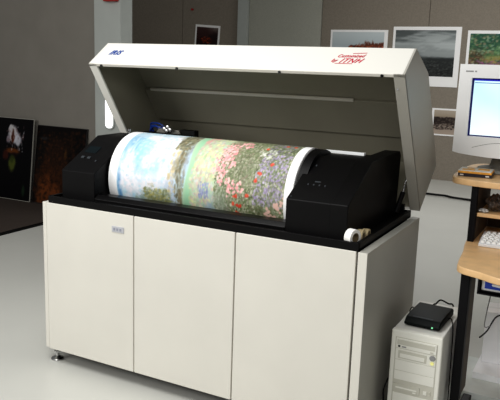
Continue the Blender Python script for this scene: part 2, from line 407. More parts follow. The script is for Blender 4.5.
# sloped control face of the left housing: display and buttons lie in it
sl = math.atan2(.142, .255)
def on_slope(y): return .950 + (y - .06) * .142 / .255
def slope_box(name, m, par, x0, x1, y0, y1, h):
    b = MB(); P = [(y0, on_slope(y0) - .004), (y0, on_slope(y0) + h), (y1, on_slope(y1) + h), (y1, on_slope(y1) - .004)]
    return b.prism(P, x0, x1, 'x').build(name, m, par)
M['disp'] = mat('display_teal', (10, 22, 26), .4, spec=.2); M['btn'] = mat('button_grey', (62, 66, 70), .5, spec=.3)
slope_box('display', M['disp'], hl, .075, .145, .19, .235, .0015)
for x, y in ((.088, .150), (.125, .150)): slope_box('button', M['btn'], hl, x, x + .018, y, y + .010, .004)
slope_box('button', M['btn'], hl, .185, .192, .135, .142, .004)
rh = [(.04, .806), (.04, .955), (.325, 1.096), (.325, 1.10), (.36, 1.10), (.70, 1.10), (.72, 1.08), (.72, .90), (.68, .806)]
hr = MB().prism([(.04, .806), (.04, .954), (.30, 1.094), (.43, 1.096), (.47, 1.07), (.70, 1.07), (.70, .806)], 1.222, 1.41, 'x').build('right_housing', M['black'], pr, .004)
MB().prism([(.0405, .806), (.0405, .9545), (.3, 1.0945), (.70, 1.10), (.72, 1.08), (.70, .84), (.66, .806)], 1.405, 1.478, 'x').build('housing_end', M['black'], hr, .004)
# curved collar following the drum
cr = MB(); n = 24; A0, A1 = math.radians(8), math.radians(125)
ins = [(DY - (DR - .003) * math.cos(A0 + (A1 - A0) * i / n), DZ + (DR - .003) * math.sin(A0 + (A1 - A0) * i / n)) for i in range(n + 1)]
ous = [(DY - (DR - .045) * math.cos(A0 + (A1 - A0) * i / n), DZ + (DR - .045) * math.sin(A0 + (A1 - A0) * i / n)) for i in range(n + 1)]
cr.prism(ins + ous[::-1], 1.206, 1.245, 'x').build('collar', M['black'], hr, smooth=True)
MB().box(1.215, 1.395, .44, .462, 1.096, 1.108).build('rail', M['white'], hr, .001)
def on_r(y): return .954 + (y - .04) * .140 / .26
def rbox(name, m, x0, x1, y0, y1, h):
    return MB().prism([(y0, on_r(y0) - .004), (y0, on_r(y0) + h), (y1, on_r(y1) + h), (y1, on_r(y1) - .004)], x0, x1, 'x').build(name, m, hr)
for i in range(4): rbox('button', M['btn'], 1.272 + i * .024, 1.277 + i * .024, .128, .133, .003)
rbox('indicator', M['btn'], 1.296, 1.320, .148, .152, .002)
rbox('button', M['btn'], 1.258, 1.263, .24, .246, .003); rbox('button', M['btn'], 1.235, 1.239, .052, .056, .003)
# drum
dr = MB().lathe([(0, .252), (.13, .252), (.195, .253), (DR - .002, .255), (DR - .002, 1.199), (.195, 1.2), (.08, 1.2), (.05, 1.222), (0, 1.222)], (0, DY, DZ), 'x', 96).build('drum', M['paper'], pr, smooth=True)
# ink carriage behind the drum
ck = MB().box(.06, 1.40, .60, .64, 1.0, 1.035).build('carriage_rail', M['black2'], pr, .003)
c2 = MB().box(.12, .42, .60, .67, 1.03, 1.098).build('carriage', M['black'], pr, .004)
M['metalplate'] = mat('dull_plate', (120, 118, 112), .35, .6)
MB().prism([(.20, 1.098), (.22, 1.122), (.345, 1.118), (.355, 1.098)], .60, .63, 'y').build('bracket', M['metalplate'], c2, .002)
MB().box(.345, .435, .61, .65, 1.07, 1.122).build('cover', M['black'], c2, .003)
for k, (x, z) in enumerate(((.268, 1.122), (.288, 1.132), (.302, 1.119), (.282, 1.113))):
    MB().lathe([(0, -.02), (.010, -.018), (.012, -.004), (.007, 0), (0, .001)], (x, .595, z), 'y', 14).build('clamp_screw', M['steel'], c2, smooth=True)
for k in range(4):
    z = 1.108 + k * .008; o = rng.normal(0, .006, 5)
    MB().tube(catmull([(.11 + .02 * k, .66, 1.06), (.14, .64, z), (.19, .615, z + .012 + o[1]), (.235, .61, z + o[2]), (.265, .64, 1.09)], 6), .0045, 8).build('ink_hose', M['bluehose'], c2, smooth=True)
MB().lathe([(.006, 0), (.006, .03), (.009, .032), (.009, .042), (0, .044)], (.235, .335, 1.094), 'z', 12).build('latch_pin', M['steel'], hl, smooth=True)

LW = 1.579
# lid : hinged at the back, standing open
lidp = [(.315, 1.443), (.463, 1.547), (.69, 1.45), (.78, 1.33), (.996, 1.013), (.738, .830)]   # open face runs from last back to first
lid = thing('x', '', ''); del lid['label'], lid['category']; lid.name = 'lid'; lid.parent = pr
def offset_poly(P, d):
    out = []
    n = len(P)
    cx = sum(p[0] for p in P) / n; cz = sum(p[1] for p in P) / n
    for i in range(n):
        a, b, c_ = Vector(P[i - 1]), Vector(P[i]), Vector(P[(i + 1) % n])
        n1 = Vector((-(b - a).y, (b - a).x)).normalized(); n2 = Vector((-(c_ - b).y, (c_ - b).x)).normalized()
        if n1.dot(Vector((cx, cz)) - b) < 0: n1, n2 = -n1, -n2
        m_ = (n1 + n2).normalized(); out.append(tuple(b + m_ * (d / max(.3, m_.dot(n1)))))
    return out
inn = offset_poly(lidp, .008)
sh = MB(); sh.prism(lidp[:5] + [lidp[5]] + [inn[5]] + inn[:5][::-1], .008, LW - .008, 'x')
sh.build('lid_shell', M['lidout'], lid, .0015)
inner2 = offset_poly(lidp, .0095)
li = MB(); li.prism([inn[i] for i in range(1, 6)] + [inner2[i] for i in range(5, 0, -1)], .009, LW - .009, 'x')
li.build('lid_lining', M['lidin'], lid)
# stiffening ledge across the inside
Dp, Ep = Vector(inner2[3]), Vector(inner2[4]); de = (Ep - Dp); L_ = de.length; de.normalize(); dnv = Vector((-de.y, de.x))
if dnv.x > 0: dnv = -dnv
def on_de(t, h): return tuple(Dp + de * t + dnv * h)
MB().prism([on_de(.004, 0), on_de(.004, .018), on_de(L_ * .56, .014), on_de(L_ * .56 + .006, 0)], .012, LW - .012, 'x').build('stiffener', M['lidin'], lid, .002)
MB().prism([on_de(-.004, .010), on_de(-.004, .022), on_de(.010, .020), on_de(.010, .010)], .05, 1.22, 'x').build('stiffener_highlight', M['lidhighlight'], lid, .001)  # highlight along the ledge's top edge, made as a pale strip
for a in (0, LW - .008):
    MB().prism(lidp, a, a + .008, 'x').build('lid_side', M['lidout'] if a == 0 else M['cream_shaded'], lid, .001)
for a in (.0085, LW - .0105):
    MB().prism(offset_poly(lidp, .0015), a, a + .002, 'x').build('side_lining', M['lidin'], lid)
# return flanges along the open edge
A_, F_ = Vector(lidp[0]), Vector(lidp[5]); dn = (F_ - A_).normalized(); nn = Vector((dn.y, -dn.x))
if nn.x > 0: nn = -nn
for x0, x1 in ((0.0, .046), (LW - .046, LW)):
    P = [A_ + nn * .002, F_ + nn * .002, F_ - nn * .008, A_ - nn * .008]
    MB().prism([tuple(p) for p in P], x0, x1, 'x').build('lid_flange', M['cream_shaded'] if x0 else M['lidout'], lid, .001)
P = [A_ + nn * .002, A_ + nn * .002 + dn * .014, A_ - nn * .008 + dn * .014, A_ - nn * .008]
MB().prism([tuple(p) for p in P], 0.0, LW, 'x').build('lip_strip', M['cream'], lid, .001)
for x in (.079, .519, 1.04, 1.488):
    q = A_ + dn * .008 + nn * .003
    MB().lathe([(0, -.005), (.006, -.005), (.006, .004), (0, .004)], (x, q.x, q.y), 'y', 12).build('bumper', M['blackgloss'], lid, smooth=True)
q = A_ + dn * .07 + nn * .003
MB().lathe([(0, -.003), (.004, -.003), (.004, .003), (0, .003)], (1.545, q.x, q.y), 'y', 12).build('screw', M['grey'], lid)
# lettering on the lid band
ABv = Vector((0, .148, .104)).normalized(); Nv = Vector((0, -.104, .148)).normalized(); Xv = Vector((1, 0, 0))
def band(x, t, lift=.0012, rot=0):
    o = Vector((x, .315, 1.443)) + ABv * t + Nv * lift
    xa = Xv * math.cos(rot) + ABv * math.sin(rot); ya = ABv * math.cos(rot) - Xv * math.sin(rot)
    return Matrix((( xa.x, ya.x, Nv.x, o.x), (xa.y, ya.y, Nv.y, o.y), (xa.z, ya.z, Nv.z, o.z), (0, 0, 0, 1)))
text_mesh('IRIS', .050, M['logo'], 'lettering', lid, band(.070, .080), shear=.45, bold=.0014, spacing=1.1, sx=.78)
sw_ = MB()
for i, (x0, x1) in enumerate(((0, .012), (.006, .02))): pass
text_mesh('Customised', .030, M['red'], 'lettering', lid, band(1.262, .104, rot=.03), shear=.5, sx=.80)
text_mesh('by', .030, M['red'], 'lettering', lid, band(1.246, .072), shear=.5, sx=.85)
text_mesh('ITNH', .044, M['red'], 'lettering', lid, band(1.282, .066, rot=.02), shear=.6, bold=.0002, sx=.84, spacing=1.1)
b = MB(); b.box(0, .075, 0, .0022, 0, .0008)
u = b.build('underline', M['red'], lid); u.data.transform(band(1.268, .059))
b = MB(); b.box(0, .06, 0, .0022, 0, .0008)
u = b.build('underline', M['red'], lid); u.data.transform(band(1.325, .132, rot=.10))
# hinge plates and gas strut at the right rear
st = MB().tube([(1.505, .60, .835), (1.515, .66, .92)], .011, 12).build('gas_strut', M['black'], pr, smooth=True)
MB().tube([(1.515, .66, .92), (1.525, .70, 1.02)], .004, 10).build('rod', M['steel'], st, smooth=True)
MB().lathe([(0, -.008), (.006, -.006), (.008, 0), (.006, .006), (0, .008)], (1.525, .70, 1.025), 'z', 12).build('ball_joint', M['steel'], st, smooth=True)
for x in (.1, 1.42): MB().box(x, x + .09, .715, .735, .80, .855).build('hinge', M['black2'], pr, .002)

# printed sheet wrapped on the drum
th = np.concatenate([np.linspace(-170, -45, 20), np.linspace(-44, 125, 230), np.linspace(127, 170, 10)])
cv = Canvas(480, len(th), .2565, 1.1975, 0, 1, (240, 236, 236)); cv.v = np.ones((480, 1)) * th[None, :]
c = cv
# sky
c.c[:] = (196, 220, 230)
def big(u, v, ru, rv, col, al=.8, rag=.35, soft=.6, rot=0): c.blob(u, v, ru, rv, col, al, rot, soft, rag)
big(.40, 45, .05, 28, (146, 200, 220)); big(.45, 60, .08, 14, (168, 212, 228)); big(.52, 25, .06, 16, (160, 204, 226)); big(.42, 15, .04, 12, (170, 206, 226), .7)
big(.335, 52, .035, 30, (130, 176, 206), .8, rot=.2); big(.32, -5, .012, 22, (78, 136, 190), .9, rag=.1); big(.57, 50, .05, 26, (198, 222, 234))
big(.36, 12, .03, 20, (236, 224, 230), .8); big(.49, 0, .05, 12, (240, 232, 234), .8); big(.46, 32, .03, 10, (234, 224, 232), .8); big(.53, 70, .05, 14, (232, 232, 240), .8)
big(.55, 12, .04, 14, (228, 226, 236), .7); big(.37, 80, .05, 8, (206, 222, 232), .8); big(.40, -14, .06, 7, (184, 206, 222), .7)
big(.60, 20, .03, 30, (206, 212, 222), .7); big(.60, -10, .03, 16, (168, 186, 206), .7)
for a_, b_, r1, r2, k_ in ((.345, 28, .028, 22, 0), (.38, 0, .05, 14, 1), (.44, 70, .05, 10, 1), (.50, 46, .035, 18, 0), (.57, 34, .03, 20, 1), (.43, -6, .03, 8, 0), (.56, 74, .04, 12, 0)):
    big(a_, b_, r1, r2, (246, 236, 240) if k_ else (238, 238, 244), .75, .5, .5, .4)
c.scatter(700, (.31, .62), (-30, 100), .008, 2.2, [(170, 212, 228), (226, 226, 236), (150, 200, 222), (236, 230, 234)], .25)
# bush by the water
big(.525, -15, .065, 9, (140, 142, 100), .85, .6, .5); big(.56, -24, .05, 8, (100, 112, 84), .8, .6, .5); big(.46, -24, .05, 6, (120, 140, 120), .7)
c.scatter(260, (.46, .60), (-28, -4), .006, 1.6, [(196, 184, 104), (112, 116, 78), (150, 150, 92), (120, 130, 100), (180, 190, 170)], .5)
# pale bank then the dark tree trunk/foliage column
big(.605, 45, .014, 34, (222, 208, 178), .6); c.scatter(160, (.585, .625), (-5, 80), .006, 2.5, [(224, 206, 160), (188, 196, 214), (206, 190, 150)], .6)
for (u_, v_), r in zip([(.600, 82), (.625, 76), (.648, 70), (.645, 56), (.638, 42), (.632, 30), (.636, 20), (.645, 6), (.652, -8), (.662, -20), (.665, -34)],
                       [.035, .04, .028, .018, .014, .022, .02, .012, .014, .014, .014]):
    big(u_, v_, r, 9, (138, 134, 112), .6, .5, .6)
c.scatter(260, (.58, .68), (52, 95), .007, 2.2, [(126, 118, 92), (106, 108, 88), (160, 158, 126), (104, 94, 72)], .5)
c.scatter(200, (.625, .672), (-35, 55), .005, 2.5, [(126, 112, 80), (100, 100, 82), (150, 140, 108)], .5)
big(.668, 38, .012, 24, (170, 186, 208), .7, .2)
# everything right of the trunk: meadow
m_ = np.clip((c.u - (.672 + .012 * np.sin(c.v / 16))) / .006, 0, 1)[..., None]
c.c = c.c * (1 - m_) + np.array((190, 208, 178)) * m_
for v_ in range(-40, 110, 6):
    c.blob(.695 + .014 * math.sin(v_ / 25 + .4), v_, .022, 7, (150, 208, 168), .5, soft=.6)
big(.76, 40, .04, 40, (206, 212, 176), .7); big(.74, 20, .03, 26, (214, 206, 186), .6); big(.79, -14, .045, 18, (172, 190, 196), .8); big(.80, 45, .03, 20, (202, 210, 172), .6)
c.scatter(900, (.705, .84), (-42, 110), .006, 2.4, [(226, 214, 186), (170, 204, 160), (214, 180, 172), (196, 204, 206), (190, 214, 170), (226, 222, 160)], .5)
big(.715, 76, .012, 10, (222, 160, 152), .7, rot=.3); big(.725, 92, .02, 9, (220, 156, 148), .7); big(.71, 55, .008, 12, (216, 176, 168), .5)
c.scatter(60, (.75, .80), (-8, 12), .004, 2.0, [(132, 140, 190), (160, 166, 206)], .5); big(.82, -22, .03, 8, (150, 176, 196), .7)
# flower bank: mossy green with dabs
m_ = np.clip((c.u - (.835 + .014 * np.sin(c.v / 14 + 1))) / .02, 0, 1)[..., None]
c.c = c.c * (1 - m_) + np.array((132, 138, 112)) * m_
c.scatter(6500, (.83, 1.16), (-44, 112), .004, 1.4, [(98, 112, 72), (150, 160, 122), (122, 136, 98), (84, 92, 62), (206, 204, 184), (146, 132, 116), (176, 180, 152)], .7)
big(.95, 40, .06, 25, (112, 114, 88), .4); big(.93, 85, .08, 14, (120, 130, 96), .5)
big(.86, -10, .03, 18, (156, 168, 152), .6); big(.87, 62, .025, 16, (210, 160, 150), .45)
c.scatter(700, (1.02, 1.155), (-8, 60), .0042, 1.5, [(168, 152, 188), (146, 132, 168), (188, 176, 206), (128, 136, 110), (100, 110, 84)], .65)
c.scatter(220, (1.03, 1.155), (60, 100), .006, 2.0, [(140, 132, 150), (116, 124, 104), (92, 98, 76)], .7)
c.scatter(160, (1.0, 1.155), (-42, -8), .006, 2.0, [(84, 96, 60), (132, 140, 112), (112, 112, 84)], .7)
for u_, v_ in [(.845, 67), (.927, 71), (.847, 49), (.847, 35), (.894, 37), (.825, 28), (.856, 16), (.897, 14), (.91, 6), (.952, 11), (.894, 75), (.818, 41), (.838, 59), (.883, 57), (.86, 62), (.87, 46), (.915, 80), (.862, 26)]:
    for _ in range(16): c.dab(u_ + rng.normal(0, .010), v_ + rng.normal(0, 3.0), .0048, 1.6, [(240, 176, 176), (226, 150, 154), (246, 200, 196)][rng.integers(3)], .9)
for u_, v_ in [(1.018, 69), (1.078, 42), (1.037, 29), (1.023, 21), (.938, 0), (.991, 2), (.944, -12), (.925, -10), (.94, -22), (1.094, 83), (.958, -13), (1.13, 82)]:
    for _ in range(6): c.dab(u_ + rng.normal(0, .003), v_ + rng.normal(0, 1.0), .005, 1.6, [(206, 70, 50), (220, 96, 70)][rng.integers(2)], .95)
for u_, v_ in [(1.024, 57), (1.041, 64), (1.045, 52), (1.062, 62), (1.01, 60)]:
    for _ in range(6): c.dab(u_ + rng.normal(0, .007), v_ + rng.normal(0, 2), .005, 1.6, (226, 228, 216), .6)
for u_, v_ in [(1.138, -10), (1.085, -19), (1.129, -7), (1.15, -3), (1.09, -14), (1.12, -22)]:
    for _ in range(7): c.dab(u_ + rng.normal(0, .008), v_ + rng.normal(0, 2.4), .006, 1.8, (226, 186, 172), .9)
# unprinted margins
mm = (np.clip((.306 - c.u) / .002, 0, 1) + np.clip((c.u - 1.1605) / .002, 0, 1))[..., None]
c.c = c.c * (1 - mm) + np.array((250, 249, 250)) * mm
R_ = DR + .0006
mean_ = c.c.mean(-1, keepdims=True); c.c = mean_ + (c.c - mean_) * 0.98; c.c = 128 + (c.c - 128) * 1.0 + 8
ps = grid_mesh('printed_sheet', cv, lambda u, v: (u, DY - R_ * np.cos(np.radians(v)), DZ + R_ * np.sin(np.radians(v))), M['paint'])
tag(ps, 'printed sheet of a painted sky and flower garden wrapped around the drum', 'print')

# tape rolls on the tray
def tape(label, loc, r, w_, m, ri, rz=0):
    t = thing('tape_roll', label, 'tape', loc, rz)
    MB().lathe([(ri, -w_ / 2), (r, -w_ / 2), (r, w_ / 2), (ri, w_ / 2), (ri, -w_ / 2)], (0, 0, 0), 'x', 36).build('tape', m, t, smooth=True)
    MB().lathe([(ri - .003, -w_ / 2), (ri, -w_ / 2), (ri, w_ / 2), (ri - .003, w_ / 2), (ri - .003, -w_ / 2)], (0, 0, 0), 'x', 36).build('core', M['core'], t, smooth=True)
tape('large white tape roll standing on the black tray corner', (1.500, .046, .806 + .032), .032, .030, M['tapew'], .019, -.35)
tape('tan tape roll standing just behind the white roll', (1.506, .125, .806 + .024), .024, .024, M['tan'], .013)
tape('smallest tan tape roll, rearmost behind the other two rolls', (1.506, .190, .806 + .019), .019, .024, M['tan'], .012)

# ------------------------------------------------------------------ computer tower
pc = thing('computer_tower', 'beige computer tower on the floor beside the printer cabinet', 'computer', (1.632, .21, 0)); pc.scale = (1.08, 1, 1)
X0, Y0 = 1.643, .21
def pb(name, m, x0, x1, y0, y1, z0, z1, bev=0, par=None): return MB().box(x0 - X0, x1 - X0, y0 - Y0, y1 - Y0, z0, z1).build(name, m, par or pc, bev)
pb('case', M['pcside'], 1.645, 1.828, .235, .62, .01, .447, .004)
bz = pb('front_bezel', M['pc'], 1.643, 1.83, .21, .24, .008, .449, .006)
pb('drive_bay_panel', M['pcline'], 1.660, 1.814, .2085, .2105, .03, .421, .001)
pb('blank_cover', M['pc'], 1.664, 1.811, .207, .2100, .283, .326, .001)
pb('blank_cover', M['pc'], 1.664, 1.811, .207, .2100, .243, .281, .001)
pb('power_panel', M['pc'], 1.664, 1.811, .207, .2100, .328, .374, .001)
cd = pb('disc_drive', M['pc'], 1.664, 1.811, .205, .2100, .377, .418, .001)
pb('disc_tray', M['pcline'], 1.668, 1.806, .2042, .2052, .392, .4125, .0005, cd)
pb('headphone_jack', M['pcdark'], 1.672, 1.680, .2042, .2052, .381, .389, 0, cd)
pb('badge', M['grey'], 1.686, 1.702, .2042, .2052, .382, .387, 0, cd)
pb('eject_button', M['pcline'], 1.79, 1.801, .2030, .2052, .382, .388, 0, cd)
zd = pb('slot_drive', M['pcline'], 1.674, 1.778, .2050, .2080, .335, .368, .001)
pb('slot', M['pc'], 1.681, 1.771, .2035, .2055, .339, .356, .001, zd)
o = MB().lathe([(0, -.004), (.010, -.004), (.011, 0), (.011, .003), (0, .003)], (1.799 - X0, .206 - Y0, .362), 'y', 20).build('power_button', M['grey'], pc, smooth=True)
MB().lathe([(0, -.003), (.006, -.003), (.007, 0), (.007, .003), (0, .003)], (1.799 - X0, .206 - Y0, .340), 'y', 16).build('power_light', M['led'], pc, smooth=True)
fd = pb('floppy_drive', M['pcline'], 1.664, 1.762, .2050, .2095, .196, .226, .001)
pb('slot', M['pc'], 1.674, 1.752, .2035, .2055, .208, .214, 0, fd)
pb('eject_button', M['pc'], 1.738, 1.75, .2025, .2055, .199, .204, 0, fd)
pb('reset_button', M['pc'], 1.776, 1.789, .2040, .2090, .204, .219, .001)
for z in (.217, .206): pb('status_light', M['pcline'], 1.797, 1.803, .2040, .2090, z, z + .005)
pb('lower_panel', M['pc'], 1.664, 1.811, .207, .2100, .034, .186, .001)
for x in (1.66, 1.80):
    for y in (.25, .58): pb('foot', M['black'], x - .012, x + .012, y - .012, y + .012, 0, .012)
# modem on the tower
md = thing('modem', 'dark green black modem lying on top of the computer tower', 'modem', (1.738, .385, .4493), -.04)
b = MB()
prof = [(-.112, .004), (-.115, .014), (-.092, .033), (-.02, .039), (.09, .038), (.108, .030), (.112, .004)]
MB().prism(prof, -.072, .072, 'x').build('case', M['modem'], md, .006, seg=3)
MB().box(-.064, .064, -.104, .104, 0, .006).build('base', M['black'], md, .002)
MB().prism([(-.09, .0325), (-.078, .0355), (-.076, .0345), (-.09, .0315)], -.045, .035, 'x').build('crease', M['btn'], md)
MB().box(.040, .046, -.118, -.112, .010, .015).build('status_light', M['ledg'], md)
# leads
def cable(label, pts, r=.003, m=None, name='cable', k=8):
    return tag(MB().tube(catmull(pts, k), r, 8).build(name, m or M['black'], smooth=True), label, 'cable')
cable('short black lead curling behind the modem on the tower', [(1.72, .500, .466), (1.720, .54, .468), (1.722, .57, .462), (1.735, .60, .472), (1.77, .60, .462), (1.785, .62, .452), (1.80, .66, .38)], .0035)
cable('thin black lead looping over the tower edge from the modem right side', [(1.812, .40, .465), (1.825, .39, .470), (1.836, .385, .43), (1.838, .39, .33), (1.838, .40, .2), (1.838, .42, .005)], .0022)
cable('thin lead leaving the modem left side toward the cabinet', [(1.664, .43, .466), (1.652, .44, .472), (1.638, .45, .44), (1.634, .45, .33), (1.62, .42, .2), (1.60, .42, .1), (1.60, .5, .004)], .0022)
cable('black cable hanging in the gap between cabinet and tower', [(1.600, .46, .30), (1.588, .40, .24), (1.60, .34, .19), (1.592, .30, .14), (1.606, .26, .10), (1.60, .28, .03), (1.61, .36, .005)], .003)
cable('long black cable lying across the floor behind the printer', [(-.6, 5.9, .02), (.1, 5.86, .02), (.41, 5.82, .02), (.56, 5.80, .022), (.64, 5.79, .024), (.68, 5.80, .02), (.8, 5.74, .02), (1.3, 5.7, .02), (2.2, 5.75, .02)], .013)

# ------------------------------------------------------------------ workstation desk
dk = thing('computer_desk', 'tiered computer desk with pale wood shelves and black uprights', 'desk', (0, 0, 0))
def rounded(pts):   # smooth closed outline through points
    return [(p.x, p.y) for p in catmull([(x, y, 0) for x, y in pts], 6)]
top_out = rounded([(1.745, 1.33), (1.70, 1.24), (1.692, 1.0), (1.695, .84), (1.712, .76), (1.76, .725), (1.85, .705), (2.0, .69), (2.25, .69), (2.40, .72)]) + [(2.42, 1.33)]
MB().prism(top_out, .972, 1.0, 'z').build('top_shelf', M['wood'], dk, .004)
kb_out = rounded([(1.785, 1.15), (1.790, .78), (1.816, .56), (1.832, .38), (1.852, .305), (1.93, .265), (2.03, .215), (2.2, .20), (2.45, .26)]) + [(2.45, 1.15)]
MB().prism(kb_out, .692, .72, 'z').build('keyboard_shelf', M['wood'], dk, .005)
MB().box(1.828, 2.34, .745, 1.15, .835, .852).build('middle_shelf', M['wood'], dk, .003)
for s, x in ((0, 1.798), (1, 2.34)):
    MB().box(x, x + .028, .735, .765, .72, .972).build('upright', M['deskblack'], dk, .003)
    MB().box(x + .003, x + .025, .765, 1.13, .72, .972).build('side_panel', M['deskbrown'], dk)
for x in (1.855, 2.36):
    MB().box(x, x + .036, .34, .385, 0.02, .692).build('leg', M['deskblack'], dk, .004)
    MB().box(x + .006, x + .03, .385, .52, .14, .692).build('side_panel', M['deskbrown'], dk)
    MB().box(x, x + .036, .30, .69, 0, .025).build('foot_bar', M['deskblack'], dk, .004)
MB().box(1.826, 2.34, 1.10, 1.115, .722, .78).build('back_rail', M['deskbrown'], dk)
# black tray hanging below the keyboard shelf
tr = MB(); tr.box(1.925, 2.34, .31, .58, .626, .634); tr.box(1.925, 2.34, .31, .318, .620, .634); tr.box(1.925, 1.933, .31, .58, .626, .692); tr.box(2.332, 2.34, .31, .58, .626, .692); tr.box(1.925, 2.34, .572, .58, .626, .692)
tr.build('hanging_tray', M['deskblack'], dk, .001)
bb = thing('product_box', 'blue fronted box with white edges in the tray under the keyboard shelf', 'box', (1.938, .325, .6345))
MB().box(0, .24, 0, .18, 0, .056).build('carton', M['white'], bb, .002)
MB().box(.012, .228, -.0015, 0, .009, .047).build('front_label', M['boxblue'], bb)
MB().prism(pill(.0, .008, 0, .05, 5), -.0025, -.0014, 'y').build('swoosh', M['white'], bb)
bb.children[2].data.transform(Matrix.Translation((.075, 0, .032)) @ Matrix.Rotation(math.radians(80), 4, 'Y')) if False else None
for o in bb.children:
    if o.name.startswith('swoosh'): o.rotation_euler = (0, math.radians(95), 0); o.location = (.038, 0, .030)

# keyboard
kb = thing('keyboard', 'white computer keyboard on the pale wood keyboard shelf', 'keyboard', (1.858, .668, .7205), .03)
MB().prism([(0, 0), (0, .014), (.17, .034), (.178, .03), (.178, 0)], 0, .45, 'x').build('case', M['kb'], kb, .003)
kmesh = None
ks = math.atan2(.02, .17)
for r_ in range(6):
    y = .018 + r_ * .0245 + (.004 if r_ == 5 else 0); n_ = 18
    for i in range(n_):
        if r_ == 0 and 3 < i < 9: continue
        if kmesh is None:
            b = MB(); lo = [(-.009, -.009), (.009, -.009), (.009, .009), (-.009, .009)]; hi = [(a * .72, b_ * .72 + .001) for a, b_ in lo]
            A = [b.bm.verts.new((p[0], p[1], 0)) for p in lo]; B = [b.bm.verts.new((p[0], p[1], .009)) for p in hi]
            b.bm.faces.new(B)
            for q in range(4): b.bm.faces.new((A[q], A[(q + 1) % 4], B[(q + 1) % 4], B[q]))
            k = b.build('key', M['key'], kb); kmesh = k.data
        else:
            k = bpy.data.objects.new('key', kmesh); C.objects.link(k); k.parent = kb
        k.location = (.016 + i * .0235 + (.004 * (r_ % 3)), y, .0145 + y * math.tan(ks)); k.rotation_euler = (ks, 0, 0)
b = MB(); b.box(.108, .212, -.009 + .018, .009 + .018, .016, .025); b.build('space_bar', M['key'], kb, .002)

# monitor (glass tube type)
mn = thing('computer_monitor', 'light grey tube monitor with bright white screen on the desk top shelf', 'monitor', (1.883, .90, 1.0), 0)
tilt = thing('x', '', ''); del tilt['label'], tilt['category']; tilt.name = 'head'; tilt.parent = mn; tilt.location = (0, 0, .29)
hw, z0, z1 = .213, -.196, .206
f = MB()
outer = [(-hw, z1), (-hw - .003, z0 + .004)] + [(-hw + .43 * t_, z0 - .014 * math.sin(PI * t_)) for t_ in (.06, .2, .35, .5, .65, .8, .94)] + [(hw + .003, z0 + .004), (hw, z1)]
ih, iz0, iz1 = .157, -.117, .146
# bezel as a frame: four prisms sharing the front plane
OUT = [(-hw, z1), (0, z1), (hw, z1), (hw + .0015, 0), (hw + .003, z0 + .004)] + outer[2:-2][::-1] + [(-hw - .003, z0 + .004), (-hw - .0015, 0)]
INN = [(-ih, iz1), (0, iz1), (ih, iz1), (ih, 0), (ih, iz0)] + [(ih * (1 - 2 * k / 8), iz0) for k in range(1, 8)] + [(-ih, iz0), (-ih, 0)]
V = [[f.bm.verts.new((p[0], y_, p[1])) for p in L] for L, y_ in ((OUT, 0), (INN, 0), (OUT, .05), (INN, .016))]
for k in range(len(OUT)):
    j = (k + 1) % len(OUT)
    f.bm.faces.new((V[0][k], V[0][j], V[1][j], V[1][k])); f.bm.faces.new((V[0][k], V[2][k], V[2][j], V[0][j])); f.bm.faces.new((V[1][k], V[1][j], V[3][j], V[3][k])); f.bm.faces.new((V[2][k], V[3][k], V[3][j], V[2][j]))
f.build('bezel', M['mon'], tilt)
sgrid = Canvas(24, 18, -1, 1, -1, 1, (0, 0, 0))
glass = grid_mesh('glass', sgrid, lambda u, v: (u * ih, .012 + .008 * (u * u + v * v) / 2, (iz0 + iz1) / 2 + v * (iz1 - iz0) / 2), M['navy'], tilt)
scr = grid_mesh('screen', sgrid, lambda u, v: (u * (ih - .009), .0105 + .008 * (u * u + v * v) / 2, (iz0 + iz1) / 2 + v * ((iz1 - iz0) / 2 - .006)), M['screen'], tilt)
grid_mesh('title_bar', sgrid, lambda u, v: (u * (ih - .009), .0095 + .004 * (u * u) + .004, iz1 - .009 + v * .003), M['blue'], tilt)
grid_mesh('menu_bar', sgrid, lambda u, v: (u * (ih - .02) - .008, .0095 + .004 * (u * u) + .0035, iz1 - .021 + v * .0016), M['logolight'], tilt)
# back shell
sh = MB(); secs = [(.05, .213, -.19, .203), (.12, .20, -.18, .195), (.30, .15, -.14, .15), (.42, .12, -.11, .12)]
rings = []
for y_, h_, a_, b_ in secs: rings.append([sh.bm.verts.new(p) for p in ((-h_, y_, a_), (h_, y_, a_), (h_, y_, b_), (-h_, y_, b_))])
for A, B in zip(rings, rings[1:]):
    for q in range(4): sh.bm.faces.new((A[q], A[(q + 1) % 4], B[(q + 1) % 4], B[q]))
sh.bm.faces.new(rings[-1]); sh.bm.faces.new(rings[0][::-1])
sh.build('back_shell', M['mon'], tilt, .008)
text_mesh('SONY', .011, M['grey'], 'lettering', tilt, Matrix(((1, 0, 0, -.186), (0, 0, -1, -.0008), (0, 1, 0, .176), (0, 0, 0, 1))), bold=.0002) if False else None
MB().box(-.186, -.152, -.0012, 0, .172, .178).build('badge', M['grey'], tilt); MB().box(-.146, -.138, -.0012, 0, .172, .178).build('badge', M['grey'], tilt)
arc = MB().tube([(-.13 + .26 * i / 16, .0, -.168 + .028 * math.sin(PI * i / 16)) for i in range(17)], .0012, 6).build('control_flap_line', M['grey'], tilt)
MB().lathe([(0, 0), (.125, 0), (.13, .006), (.12, .018), (.07, .028), (.06, .06), (.085, .10), (0, .10)], (0, .17, 0.0), 'z', 32).build('swivel_base', M['monb'], mn, smooth=True)

